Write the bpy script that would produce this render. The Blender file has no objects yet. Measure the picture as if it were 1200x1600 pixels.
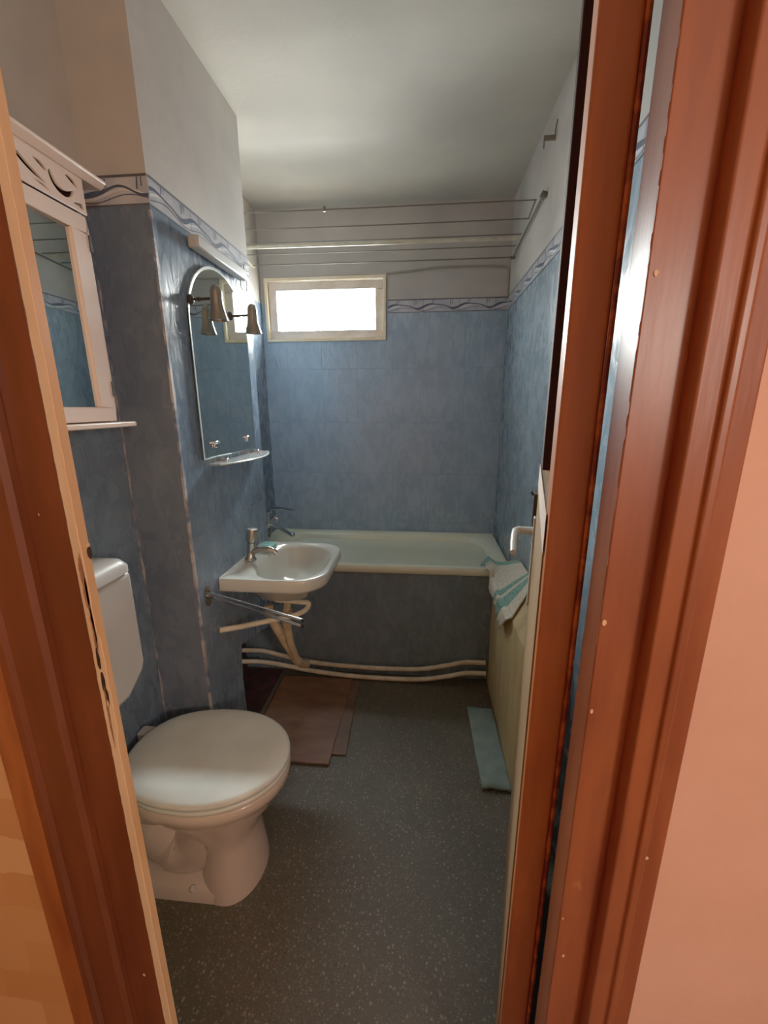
import bpy, bmesh, math, random
from mathutils import Vector, Matrix
random.seed(7)
C = bpy.context.scene.collection
PI = math.pi

# ------------------------------------------------------------------ materials
def nt_new(name):
    m = bpy.data.materials.new(name); m.use_nodes = True
    nt = m.node_tree
    return m, nt, nt.nodes['Principled BSDF']

class G:
    """tiny node-math helper"""
    def __init__(s, nt): s.nt = nt
    def n(s, t, **k):
        o = s.nt.nodes.new(t)
        for a, b in k.items(): setattr(o, a, b)
        return o
    def put(s, sock, v):
        if hasattr(v, 'is_output') or isinstance(v, bpy.types.NodeSocket): s.nt.links.new(v, sock)
        else: sock.default_value = v
    def m(s, op, a, b=0.0, c=0.0):
        o = s.n('ShaderNodeMath', operation=op)
        s.put(o.inputs[0], a); s.put(o.inputs[1], b); s.put(o.inputs[2], c)
        return o.outputs[0]
    def pos(s):
        g = s.n('ShaderNodeNewGeometry'); x = s.n('ShaderNodeSeparateXYZ')
        s.nt.links.new(g.outputs['Position'], x.inputs[0])
        return x.outputs[0], x.outputs[1], x.outputs[2], g.outputs['Position']
    def vec(s, x, y, z=0.0):
        o = s.n('ShaderNodeCombineXYZ')
        s.put(o.inputs[0], x); s.put(o.inputs[1], y); s.put(o.inputs[2], z)
        return o.outputs[0]
    def noise(s, v, scale, detail=3.0, rough=0.55, dist=0.0):
        o = s.n('ShaderNodeTexNoise')
        s.put(o.inputs['Vector'], v); o.inputs['Scale'].default_value = scale
        o.inputs['Detail'].default_value = detail; o.inputs['Roughness'].default_value = rough
        o.inputs['Distortion'].default_value = dist
        return o.outputs['Fac']
    def ramp(s, f, a, b, lo=0.0, hi=1.0):
        o = s.n('ShaderNodeMapRange'); o.clamp = True
        s.put(o.inputs[0], f); o.inputs[1].default_value = a; o.inputs[2].default_value = b
        o.inputs[3].default_value = lo; o.inputs[4].default_value = hi
        return o.outputs[0]
    def mix(s, f, a, b):
        o = s.n('ShaderNodeMix', data_type='RGBA')
        s.put(o.inputs[0], f)
        s.put(o.inputs[6], a if not isinstance(a, tuple) else (*a[:3], 1)); s.put(o.inputs[7], b if not isinstance(b, tuple) else (*b[:3], 1))
        return o.outputs[2]
    def bump(s, h, strength, dist=0.002):
        o = s.n('ShaderNodeBump'); o.inputs['Strength'].default_value = strength
        o.inputs['Distance'].default_value = dist; s.put(o.inputs['Height'], h)
        return o.outputs[0]

def sr(r, g, b):
    f = lambda c: (c/255/12.92) if c/255 <= 0.04045 else ((c/255+0.055)/1.055)**2.4
    return (f(r), f(g), f(b))

def M(name, col, rough=0.5, metal=0.0, var=None, scale=8.0, stretch=(1, 1, 1), bump=0.0, coat=0.0, bscale=None, lo=.35, hi=.65, spec=0.5):
    m, nt, p = nt_new(name); g = G(nt)
    p.inputs['Roughness'].default_value = rough; p.inputs['Metallic'].default_value = metal
    p.inputs['Coat Weight'].default_value = coat; p.inputs['Coat Roughness'].default_value = .08
    p.inputs['Specular IOR Level'].default_value = spec
    x, y, z, P = g.pos()
    v = g.vec(g.m('MULTIPLY', x, stretch[0]), g.m('MULTIPLY', y, stretch[1]), g.m('MULTIPLY', z, stretch[2]))
    f = g.noise(v, scale, 4.0)
    if var is None: var = tuple(c*.86 for c in col)
    g.put(p.inputs['Base Color'], g.mix(g.ramp(f, lo, hi), var, col))
    if bump:
        h = g.noise(v, bscale or scale*4, 3.0)
        g.put(p.inputs['Normal'], g.bump(h, bump))
    return m

def tile_mat(name, axis, u0, dark, lite, w=.215):
    m, nt, p = nt_new(name); g = G(nt)
    x, y, z, P = g.pos(); u = {'x': x, 'y': y}[axis]
    def line(c, c0, per, half):
        t = g.m('FRACT', g.m('DIVIDE', g.m('SUBTRACT', c, c0), per))
        d = g.m('MINIMUM', t, g.m('SUBTRACT', 1.0, t))
        return g.m('LESS_THAN', g.m('MULTIPLY', d, per), half)
    iu = g.m('FLOOR', g.m('DIVIDE', g.m('SUBTRACT', u, u0), w)); iv = g.m('FLOOR', g.m('DIVIDE', g.m('SUBTRACT', z, .070), .319))
    wn = g.n('ShaderNodeTexWhiteNoise', noise_dimensions='2D'); g.put(wn.inputs['Vector'], g.vec(iu, iv))
    gl = g.m('MAXIMUM', line(u, u0, w, .0013), line(z, .070, .319, .0017))
    uz = g.vec(u, g.m('MULTIPLY', z, .42), g.m('MULTIPLY', wn.outputs['Value'], 7.0))
    n1 = g.noise(uz, 25.0, 3.0, .5, .8)           # embossed leaf-like blotches
    n2 = g.noise(g.vec(u, z, 3.0), 5.0, 3.0)
    n3 = g.noise(g.vec(g.m('MULTIPLY', u, 9.0), z, 1.0), 14.0, 2.0)
    f = g.m('ADD', g.m('MULTIPLY', g.ramp(n1, .38, .68), .36), g.m('MULTIPLY', g.ramp(n2, .3, .7), .64))
    col = g.mix(f, dark, lite)
    smear = g.m('MULTIPLY', g.ramp(n3, .66, .8), .12)
    col = g.mix(smear, col, sr(150, 150, 160))
    gcol = g.mix(g.ramp(n2, .35, .62), dark, sr(128, 136, 152))
    gn = g.noise(g.vec(u, z, 5.0), 3.0, 2.0)
    col = g.mix(g.m('MULTIPLY', gl, g.ramp(gn, .4, .6, .35, .95)), col, gcol)
    g.put(p.inputs['Base Color'], col)
    g.put(p.inputs['Roughness'], g.ramp(n1, .3, .7, .20, .34))
    h = g.m('SUBTRACT', g.m('MULTIPLY', n1, .9), g.m('MULTIPLY', gl, .5))
    g.put(p.inputs['Normal'], g.bump(h, .6, .0045))
    return m

TILE_X = tile_mat('blue_tile_facing_camera', 'x', -.63, sr(128, 154, 174), sr(154, 176, 194))  # back wall tile, glare from the window lightened into its colour
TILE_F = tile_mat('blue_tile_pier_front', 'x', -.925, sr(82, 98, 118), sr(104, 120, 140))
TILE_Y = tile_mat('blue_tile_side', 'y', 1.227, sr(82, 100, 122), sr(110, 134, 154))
TILE_R = tile_mat('blue_tile_right_wall', 'y', 1.227, sr(104, 124, 140), sr(134, 154, 168))  # lighter copy of the side tile, this wall's light put into the colour

def plaster(name, col, var, sc=3.0):
    m, nt, p = nt_new(name); g = G(nt); x, y, z, P = g.pos()
    a = g.noise(P, sc, 5.0, .6); b = g.noise(P, 60.0, 3.0)
    g.put(p.inputs['Base Color'], g.mix(g.ramp(a, .36, .66), var, col))
    p.inputs['Roughness'].default_value = .85
    g.put(p.inputs['Normal'], g.bump(b, .18, .003))
    return m
PLASTER = plaster('old_white_plaster', sr(186, 180, 172), sr(168, 163, 156))
CEIL = plaster('ceiling_paint', sr(196, 190, 176), sr(180, 176, 164), 2.0)
PINK = plaster('hall_pink_plaster', sr(226, 176, 150), sr(214, 160, 132), 2.5)

def tan_patch():
    m, nt, p = nt_new('hall_tan_plaster'); g = G(nt); x, y, z, P = g.pos()
    br = g.n('ShaderNodeTexBrick'); g.put(br.inputs['Vector'], g.vec(g.m('ADD', x, g.m('MULTIPLY', g.noise(P, 14.0), .03)), g.m('ADD', z, g.m('MULTIPLY', g.noise(P, 17.0), .03)), 0.0))
    br.inputs['Scale'].default_value = 1.0; br.inputs['Brick Width'].default_value = .16; br.inputs['Row Height'].default_value = .075
    br.inputs['Mortar Size'].default_value = .0; br.offset = .37
    br.inputs['Color1'].default_value = (*sr(222, 172, 112), 1); br.inputs['Color2'].default_value = (*sr(192, 132, 72), 1)
    br.inputs['Mortar'].default_value = (*sr(200, 150, 90), 1)
    g.put(p.inputs['Base Color'], br.outputs['Color']); p.inputs['Roughness'].default_value = .8
    return m
TAN = tan_patch()

def terrazzo():
    m, nt, p = nt_new('grey_terrazzo'); g = G(nt); x, y, z, P = g.pos()
    def chips(sc, thr):
        v = g.n('ShaderNodeTexVoronoi'); v.inputs['Scale'].default_value = sc; g.put(v.inputs['Vector'], P)
        return g.m('LESS_THAN', v.outputs['Distance'], thr), v.outputs['Color']
    a, ac = chips(85.0, .30); b, bc = chips(150.0, .33)
    n = g.noise(P, 3.5, 4.0); k = g.noise(P, 220.0, 2.0)
    base = g.mix(g.ramp(n, .35, .65), sr(66, 65, 54), sr(82, 80, 68))
    base = g.mix(g.ramp(k, .4, .7), base, sr(62, 58, 50))
    sx = g.n('ShaderNodeSeparateColor'); g.put(sx.inputs[0], ac)
    sy = g.n('ShaderNodeSeparateColor'); g.put(sy.inputs[0], bc)
    base = g.mix(g.m('MULTIPLY', a, g.ramp(sx.outputs[0], .3, 1.0, 0, .7)), base, sr(136, 130, 114))
    base = g.mix(g.m('MULTIPLY', b, g.ramp(sy.outputs[1], .5, 1.0, 0, .6)), base, sr(128, 126, 118))
    base = g.mix(g.m('MULTIPLY', a, g.ramp(sx.outputs[1], .7, 1.0, 0, .8)), base, sr(42, 42, 38))
    g.put(p.inputs['Base Color'], base); p.inputs['Roughness'].default_value = .55
    g.put(p.inputs['Normal'], g.bump(k, .25, .002))
    return m
FLOOR = terrazzo()

def painted_wood(name, col, dark, worn, rough=.28):
    m, nt, p = nt_new(name); g = G(nt); x, y, z, P = g.pos()
    v = g.vec(g.m('MULTIPLY', x, 6.0), g.m('MULTIPLY', y, 6.0), g.m('MULTIPLY', z, .8))
    a = g.noise(v, 5.0, 4.0); b = g.noise(P, 55.0, 3.0); c = g.noise(g.vec(x, y, g.m('MULTIPLY', z, .5)), 26.0, 3.0)
    base = g.mix(g.ramp(a, .35, .65), dark, col)
    base = g.mix(g.ramp(c, .73, .77), base, worn)
    g.put(p.inputs['Base Color'], base)
    p.inputs['Roughness'].default_value = rough
    g.put(p.inputs['Normal'], g.bump(g.noise(v, 14.0, 2.0), .12, .003))
    return m
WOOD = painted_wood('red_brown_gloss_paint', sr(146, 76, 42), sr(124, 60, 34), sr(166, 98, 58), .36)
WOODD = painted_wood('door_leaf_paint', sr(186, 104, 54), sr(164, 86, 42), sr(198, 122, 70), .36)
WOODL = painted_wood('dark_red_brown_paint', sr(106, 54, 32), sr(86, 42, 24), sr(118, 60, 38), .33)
REBATE = painted_wood('worn_peach_paint', sr(234, 200, 150), sr(220, 180, 130), sr(232, 196, 150), .3)
CHIP = M('bare_chipped_wood', sr(232, 190, 146), .8)
EDGEO = M('worn_orange_edge', sr(196, 98, 44), .5, var=sr(120, 46, 22), scale=30, lo=.45, hi=.6)
DARKWOOD_SHADE = M('dark_wood_and_fret_shade', sr(58, 34, 30), .75, spec=.15)
DOORREFL = M('door_reflection_cream', sr(150, 118, 80), .5, var=sr(134, 102, 68), scale=6)  # cream stands in for grazing reflections on the brown door
PORC = M('white_porcelain', sr(190, 194, 186), .12, var=sr(182, 186, 176), scale=3, coat=.5)
PORCT = M('toilet_porcelain', sr(190, 176, 164), .16, var=sr(180, 166, 152), scale=3, coat=.3)
PLASW = M('white_plastic', sr(182, 182, 178), .35)
LIDM = M('lid_plastic', sr(206, 214, 208), .3)
CREAM = M('cream_enamel', sr(226, 232, 208), .18, var=sr(216, 222, 196), scale=4, coat=.3)
CHROME = M('chrome', sr(225, 225, 225), .12, 1.0)
DULLCH = M('dull_chrome', sr(170, 168, 160), .25, 1.0)
SPOTM = M('spotlight_metal', sr(150, 144, 134), .28, .85)
DARKMET = M('dark_metal', sr(54, 48, 42), .45, .6)
RUST = M('rusty_metal', sr(70, 46, 34), .6, .4, var=sr(38, 24, 20), scale=60)
WHITEP = M('cabinet_paint', sr(232, 210, 196), .4, var=sr(222, 198, 184), scale=5)
WINP = M('window_paint', sr(226, 214, 202), .5, var=sr(206, 190, 172), scale=9)
WINY = M('window_casing_paint', sr(240, 228, 200), .5, var=sr(228, 206, 160), scale=10)
PIPE = M('cream_pipe_paint', sr(214, 206, 182), .4, var=sr(190, 180, 154), scale=20)
PIPEB = M('grimy_cream_pipe', sr(196, 176, 142), .45, var=sr(160, 136, 104), scale=25)
WIRE = M('wire_line', sr(104, 98, 86), .6)
BEIGE = M('beige_fibreboard', sr(192, 172, 122), .6, var=sr(172, 150, 104), scale=6, stretch=(3, 3, .6))
BROWNB = M('brown_hardboard', sr(112, 80, 58), .55, var=sr(90, 60, 44), scale=7, stretch=(1, 3, 1))
BROWNB2 = M('brown_hardboard_edge', sr(98, 76, 58), .55, var=sr(78, 58, 44), scale=9)
MAROON = M('shaded_maroon_rubble', sr(64, 30, 34), .9, var=sr(30, 18, 20), scale=18)  # maroon of exposed red tile, recess shadow darkened into the colour
TEALC = M('pale_teal_cloth', sr(126, 150, 150), .9, var=sr(104, 130, 130), scale=12, bump=.3, bscale=250)
AQUA = M('aqua_soap', sr(120, 190, 180), .35)
GLOSSB = M('black_void', sr(14, 12, 12), .8)
GROUT = None
def grout_mat():
    m, nt, p = nt_new('smeared_grout'); g = G(nt); x, y, z, P = g.pos()
    n = g.noise(P, 24.0, 4.0); n2 = g.noise(g.vec(0.0, 0.0, z), 9.0, 3.0)
    g.put(p.inputs['Base Color'], g.mix(g.m('MULTIPLY', g.ramp(n, .42, .56), g.ramp(n2, .38, .55)), sr(80, 94, 120), sr(178, 174, 174)))
    p.inputs['Roughness'].default_value = .6
    return m
GROUT = grout_mat()

def mirror_mat(name, tint):
    m, nt, p = nt_new(name); g = G(nt)
    n = g.noise(g.pos()[3], 3.0)
    g.put(p.inputs['Base Color'], g.mix(g.ramp(n, .3, .7), tuple(c*.97 for c in tint), tint))
    p.inputs['Metallic'].default_value = 1.0; p.inputs['Roughness'].default_value = .015
    return m
MIRR = mirror_mat('mirror_silver', (.62, .72, .72))
MIRR2 = mirror_mat('cabinet_mirror_silver', (.66, .72, .72))

def glass_mat(name, tint, refl=.12, rough=.05, bump=0.0, bsc=90.0):
    m = bpy.data.materials.new(name); m.use_nodes = True; nt = m.node_tree; g = G(nt)
    for n in list(nt.nodes):
        if n.type == 'BSDF_PRINCIPLED': nt.nodes.remove(n)
    out = [n for n in nt.nodes if n.type == 'OUTPUT_MATERIAL'][0]
    t = g.n('ShaderNodeBsdfTransparent'); t.inputs[0].default_value = (*tint, 1)
    s = g.n('ShaderNodeBsdfGlossy'); s.inputs['Roughness'].default_value = rough
    if bump: g.put(s.inputs['Normal'], g.bump(g.noise(g.pos()[3], bsc, 2.0), bump, .004))
    f = g.n('ShaderNodeFresnel'); f.inputs[0].default_value = 1.45
    fac = g.m('MINIMUM', g.m('ADD', f.outputs[0], refl*.2), .8)
    mx = g.n('ShaderNodeMixShader'); g.put(mx.inputs[0], fac)
    nt.links.new(t.outputs[0], mx.inputs[1]); nt.links.new(s.outputs[0], mx.inputs[2]); nt.links.new(mx.outputs[0], out.inputs[0])
    return m
GLASS = glass_mat('window_glass', (.97, .97, .95))
SHELFG = M('frosted_shelf_glass', sr(150, 156, 156), .15); SHELFG.node_tree.nodes['Principled BSDF'].inputs['Alpha'].default_value = .6
PEBBLE = glass_mat('pebbled_glass', (.30, .34, .34), -1.6, .5, .8)

# ------------------------------------------------------------------ mesh builder
class MB:
    def __init__(s): s.v = []; s.f = []; s.mi = []
    def add(s, vs, fs, mi=0):
        o = len(s.v); s.v += [tuple(a) for a in vs]
        for f in fs: s.f.append(tuple(i+o for i in f)); s.mi.append(mi)
        return s
    def box(s, x0, x1, y0, y1, z0, z1, mi=0):
        vs = [(x, y, z) for z in (z0, z1) for y in (y0, y1) for x in (x0, x1)]
        return s.add(vs, [(0, 2, 3, 1), (4, 5, 7, 6), (0, 1, 5, 4), (2, 6, 7, 3), (0, 4, 6, 2), (1, 3, 7, 5)], mi)
    def prism(s, pts, fn, a, b, mi=0):
        """polygon pts (2-D) extruded from a to b; fn(p, q, h) -> xyz"""
        n = len(pts); vs = [fn(*p, a) for p in pts]+[fn(*p, b) for p in pts]
        fs = [tuple(range(n))[::-1], tuple(range(n, 2*n))]+[(i, (i+1) % n, n+(i+1) % n, n+i) for i in range(n)]
        return s.add(vs, fs, mi)
    def loft(s, loops, cap0=True, cap1=True, mi=0, closed=True):
        n = len(loops[0]); vs = [p for l in loops for p in l]; fs = []
        for k in range(len(loops)-1):
            for i in range(n if closed else n-1):
                j = (i+1) % n; fs.append((k*n+i, k*n+j, (k+1)*n+j, (k+1)*n+i))
        if cap0: fs.append(tuple(range(n))[::-1])
        if cap1: fs.append(tuple(range((len(loops)-1)*n, len(loops)*n)))
        return s.add(vs, fs, mi)
    def tube(s, path, r, n=12, mi=0):
        path = [Vector(p) for p in path]; rs = r if isinstance(r, (list, tuple)) else [r]*len(path)
        loops = []; up = None
        for i, p in enumerate(path):
            t = (path[min(i+1, len(path)-1)]-path[max(i-1, 0)]).normalized()
            if up is None: up = Vector((0, 0, 1)) if abs(t.z) < .9 else Vector((1, 0, 0))
            a = t.cross(up).normalized(); b = a.cross(t).normalized(); up = b
            loops.append([p+(a*math.cos(2*PI*k/n)+b*math.sin(2*PI*k/n))*rs[i] for k in range(n)])
        return s.loft(loops, mi=mi)
    def lathe(s, prof, o=(0, 0, 0), axis=(0, 0, 1), n=24, mi=0):
        """prof = [(r, h)...] around axis from o"""
        ax = Vector(axis).normalized(); u = Vector((1, 0, 0)) if abs(ax.x) < .9 else Vector((0, 1, 0))
        a = ax.cross(u).normalized(); b = ax.cross(a)
        loops = [[Vector(o)+ax*h+(a*math.cos(2*PI*k/n)+b*math.sin(2*PI*k/n))*max(r, 1e-4) for k in range(n)] for r, h in prof]
        return s.loft(loops, mi=mi)
    def build(s, name, mats, parent=None, smooth=False, bevel=0.0, seg=2, subsurf=0, angle=40):
        if not isinstance(mats, (list, tuple)): mats = [mats]
        off = wl(parent) if parent else Vector((0, 0, 0))
        me = bpy.data.meshes.new(name); me.from_pydata(s.v, [], s.f)
        for m in mats: me.materials.append(m)
        for p, i in zip(me.polygons, s.mi): p.material_index = i
        bm = bmesh.new(); bm.from_mesh(me); bmesh.ops.remove_doubles(bm, verts=bm.verts, dist=1e-6)
        bmesh.ops.recalc_face_normals(bm, faces=bm.faces); bm.to_mesh(me); bm.free()
        o = bpy.data.objects.new(name, me); C.objects.link(o)
        if parent: o.parent = parent; o.location = -off
        if bevel:
            b = o.modifiers.new('b', 'BEVEL'); b.width = bevel; b.segments = seg; b.limit_method = 'ANGLE'; b.angle_limit = math.radians(35)
        if subsurf:
            q = o.modifiers.new('s', 'SUBSURF'); q.levels = subsurf; q.render_levels = subsurf
        if smooth or bevel or subsurf:
            for p in me.polygons: p.use_smooth = True
            if not subsurf:
                try: me.set_sharp_from_angle(angle=math.radians(angle))
                except Exception: pass
        return o

def wl(o):
    v = Vector((0, 0, 0))
    while o is not None: v += o.location; o = o.parent
    return v
def tag(o, label, cat, group=None, kind=None):
    o['label'] = label; o['category'] = cat
    if group: o['group'] = group
    if kind: o['kind'] = kind
    return o
def thing(name, label, cat, loc, group=None):
    o = bpy.data.objects.new(name, None); o.empty_display_size = .05; C.objects.link(o); o.location = loc
    return tag(o, label, cat, group)
def struct(o, label, cat): return tag(o, label, cat, None, 'structure')
XY = lambda x, y, h: (x, y, h)
XZ = lambda x, z, h: (x, h, z)
YZ = lambda y, z, h: (h, y, z)
def bez(pts, n=10):
    """Catmull-Rom through pts"""
    P = [Vector(p) for p in pts]; P = [P[0]*2-P[1]]+P+[P[-1]*2-P[-2]]; out = []
    for i in range(1, len(P)-2):
        a, b, c, d = P[i-1:i+3]
        for k in range(n):
            t = k/n
            out.append(.5*((2*b)+(c-a)*t+(2*a-5*b+4*c-d)*t*t+(3*b-a-3*c+d)*t**3))
    out.append(P[-2]); return out

# ------------------------------------------------------------------ room dimensions
XL, XP, XR, XREC = -.925, -.743, .46, -.985       # left wall, pier face, right wall, alcove wall behind the pier
YP, YPB, YB = 1.227, 1.88, 2.66                   # pier front, pier end, back wall
ZC, ZB0, ZB1 = 2.53, 1.972, 2.042                 # ceiling, border bottom / top
YD, YD2 = .446, .50                              # door wall
HY = -1.25                                        # hall end

b = MB().box(-1.45, 1.25, HY-.1, YB+.15, -.1, 0)
struct(b.build('floor', FLOOR), 'dark grey speckled terrazzo floor', 'floor')
b = MB().box(-1.45, 1.25, HY-.1, YB+.15, ZC, ZC+.1)
struct(b.build('ceiling', CEIL), 'off-white painted ceiling above the bathroom', 'ceiling')

WX0, WX1, WZ0, WZ1 = -.958, -.238, 1.824, 2.174   # window opening
b = MB()
def two(bb, x0, x1, y0, y1, z0, z1, t=0, pl=1):
    """wall block, tile below the border top and plaster above"""
    zc = ZB1-.004
    if z0 < zc: bb.box(x0, x1, y0, y1, z0, min(z1, zc), t)
    if z1 > zc: bb.box(x0, x1, y0, y1, max(z0, zc), z1, pl)
two(b, -1.1, WX0, YB, YB+.15, 0, ZC); two(b, WX1, .6, YB, YB+.15, 0, ZC)
two(b, WX0, WX1, YB, YB+.15, 0, WZ0); two(b, WX0, WX1, YB, YB+.15, WZ1, ZC)
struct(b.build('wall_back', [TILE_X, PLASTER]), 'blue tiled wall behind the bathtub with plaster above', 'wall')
b = MB(); two(b, XR, XR+.14, YD2, YB, 0, ZC)
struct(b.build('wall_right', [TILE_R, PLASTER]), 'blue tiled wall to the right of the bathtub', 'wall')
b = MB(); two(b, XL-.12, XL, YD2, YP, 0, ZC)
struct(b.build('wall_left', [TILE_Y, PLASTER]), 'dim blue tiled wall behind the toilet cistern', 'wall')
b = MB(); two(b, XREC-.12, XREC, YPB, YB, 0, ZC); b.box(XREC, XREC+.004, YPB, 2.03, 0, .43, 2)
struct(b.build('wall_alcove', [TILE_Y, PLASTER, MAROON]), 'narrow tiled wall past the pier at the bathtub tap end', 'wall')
# pier, its foot broken open near the bathtub
b = MB(); zc = ZB1-.004
prof = [(YP, 0), (1.50, 0), (1.493, .17), (1.487, .33), (1.50, .485), (1.60, .455), (1.70, .435), (1.80, .40), (YPB, .40), (YPB, zc), (YP, zc)]
n = len(prof)
vs = [(XREC-.12, *p) for p in prof]+[(XP, *p) for p in prof]
b.add(vs, [tuple(range(n))[::-1]], 2); b.add(vs, [tuple(range(n, 2*n))], 0)
for i in range(n):
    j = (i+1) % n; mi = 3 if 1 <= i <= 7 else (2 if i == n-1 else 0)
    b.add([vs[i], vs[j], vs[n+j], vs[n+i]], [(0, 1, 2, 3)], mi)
b.box(XREC-.12, XP, YP, YPB, zc, ZC, 1)
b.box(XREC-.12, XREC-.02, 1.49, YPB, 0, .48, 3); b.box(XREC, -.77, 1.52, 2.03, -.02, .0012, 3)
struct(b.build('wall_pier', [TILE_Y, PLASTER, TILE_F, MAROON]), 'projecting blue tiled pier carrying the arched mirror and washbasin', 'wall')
# door wall, hall side: tan on the left, pink on the right
b = MB(); b.box(-1.45, -.46, YD, YD2, 0, ZC, 0); b.box(.232, 1.25, YD, YD2, 0, ZC, 1); b.box(-.46, .232, YD, YD2, 2.32, ZC, 1)
struct(b.build('wall_front', [TAN, PINK]), 'hall wall around the door, pink right and patched tan left', 'wall')
b = MB(); b.box(-1.45, -1.35, HY, YD, 0, ZC); struct(b.build('wall_hall_left', TAN), 'tan hall wall left of the camera', 'wall')
b = MB(); b.box(1.15, 1.25, HY, YD, 0, ZC); struct(b.build('wall_hall_right', PINK), 'pink hall wall right of the camera', 'wall')
b = MB(); b.box(-1.45, 1.25, HY-.1, HY, 0, ZC); struct(b.build('wall_hall_back', PINK), 'pink hall wall behind the camera', 'wall')

# ---- decorative border with wavy ribbons (one trim per wall run)
BORD = M('border_tile', sr(186, 187, 192), .3, var=sr(158, 162, 174), scale=14)
BLINE = M('border_dark_line', sr(74, 72, 80), .5)
BWAVE = M('border_blue_ribbon', sr(70, 80, 102), .35, var=sr(48, 58, 80), scale=20)
BWHITE = M('border_white_ribbon', sr(214, 214, 216), .35)
def border(name, fn, u0, u1, ph, label):
    """fn(u, z, h): h = height off the wall"""
    b = MB(); z0, z1 = ZB0, ZB1; H = z1-z0
    def strip(f0, f1, mi, h, nn=None):
        nn = nn or max(8, int((u1-u0)/.006))
        for i in range(nn):
            a, c = u0+(u1-u0)*i/nn, u0+(u1-u0)*(i+1)/nn
            b.add([fn(a, f0(a), h), fn(c, f0(c), h), fn(c, f1(c), h), fn(a, f1(a), h)], [(0, 1, 2, 3)], mi)
    b.prism([(u0, z0), (u1, z0), (u1, z1), (u0, z1)], lambda u, z, h: fn(u, z, h), 0, .003, 0)
    k = 2*PI/.205
    mid = z0+H*.46
    wave = lambda u: mid+.011*math.sin(k*u+ph)+.003*math.sin(2*k*u+1.3)
    wid = lambda u: .0028+.0042*(.5+.5*math.sin(k*u+ph+2.2))**2
    strip(lambda u: wave(u)-wid(u), lambda u: wave(u)+wid(u), 2, .0040)
    wv2 = lambda u: mid-.006+.011*math.sin(k*u+ph-.55)
    strip(lambda u: wv2(u)-.0035, lambda u: wv2(u)+.0035, 3, .0036)
    wv3 = lambda u: mid-.016+.009*math.sin(k*u+ph-1.0)
    strip(lambda u: wv3(u)-.0012, lambda u: wv3(u)+.0012, 2, .0038)
    strip(lambda u: z1-.005, lambda u: z1+.001, 1, .0042, 4)
    strip(lambda u: z0, lambda u: z0+.003, 1, .0036, 4)
    u = u0+.05
    while u < u1-.012:                                     # little upright brush marks
        w = .004
        zt = z1-.006; zb = max(wave(u), mid)+.004
        if zb < zt:
            b.add([fn(u, zb, .0041), fn(u+w, zb, .0041), fn(u+w*1.6, zt, .0041), fn(u+w*.6, zt, .0041)], [(0, 1, 2, 3)], 2)
            b.add([fn(u+.014, zb+.006, .0041), fn(u+.017, zb+.006, .0041), fn(u+.017, zt, .0041), fn(u+.014, zt, .0041)], [(0, 1, 2, 3)], 2)
        u += .1025
    uu = u0+.205
    while uu < u1:
        b.add([fn(uu, z0, .0043), fn(uu+.002, z0, .0043), fn(uu+.002, z1, .0043), fn(uu, z1, .0043)], [(0, 1, 2, 3)], 1); uu += .205
    return struct(b.build(name, [BORD, BLINE, BWAVE, BWHITE]), label, 'tile border')
border('trim_1', lambda u, z, h: (XP+h, u, z), YP, YPB, .4, 'wavy border tiles along the pier above the arched mirror')
border('trim_2', lambda u, z, h: (u, YP-h, z), XL, XP+.003, 1.9, 'short wavy border on the pier front beside the wall cabinet')
border('trim_3', lambda u, z, h: (u, YB-h, z), WX1+.012, XR, .2, 'wavy border tiles right of the window')
border('trim_4', lambda u, z, h: (XR-h, u, z), YD2, YB, 2.2, 'wavy border tiles along the right wall')
b = MB(); pts = []
zz = 0.0; L = []
while zz < ZB0: L.append(zz); zz += .02
for a, c in zip(L[:-1], L[1:]):
    j = lambda z: .0035+.004*abs(math.sin(z*37)*math.sin(z*11+1))
    b.add([(XP+.0012, YP+.004+j(a), a), (XP+.0012, YP+.004+j(c), c), (XP+.0012, YP-.0015, c), (XP+.0012, YP-.0015, a)], [(0, 1, 2, 3)])
    b.add([(XP+.0012, YP-.0015, a), (XP+.0012, YP-.0015, c), (XP-.003-j(c)*.5, YP-.0015, c), (XP-.003-j(a)*.5, YP-.0015, a)], [(0, 1, 2, 3)])
struct(b.build('trim_5', GROUT), 'smeared pale grout down the outer corner of the pier', 'grout line')
b = MB()
for a, c in zip(L[:-1], L[1:]):
    j = lambda z: .004+.006*abs(math.sin(z*29)*math.sin(z*8+.6))
    b.add([(XL+.001, YP-.0015, a), (XL+.001, YP-.0015, c), (XL+j(c), YP-.0015, c), (XL+j(a), YP-.0015, a)], [(0, 1, 2, 3)])
struct(b.build('trim_6', GROUT), 'smeared pale grout in the corner above the cistern', 'grout line')
b = MB()
for a, c in zip(L[30:-1], L[31:]):
    j = lambda z: .003+.004*abs(math.sin(z*31)*math.sin(z*9+.2))
    b.add([(XR-.0015, YB-j(a)-.002, a), (XR-.0015, YB-j(c)-.002, c), (XR-.0015, YB, c), (XR-.0015, YB, a)], [(0, 1, 2, 3)])
struct(b.build('trim_7', GROUT), 'pale grout in the far right corner over the bathtub', 'grout line')

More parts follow.
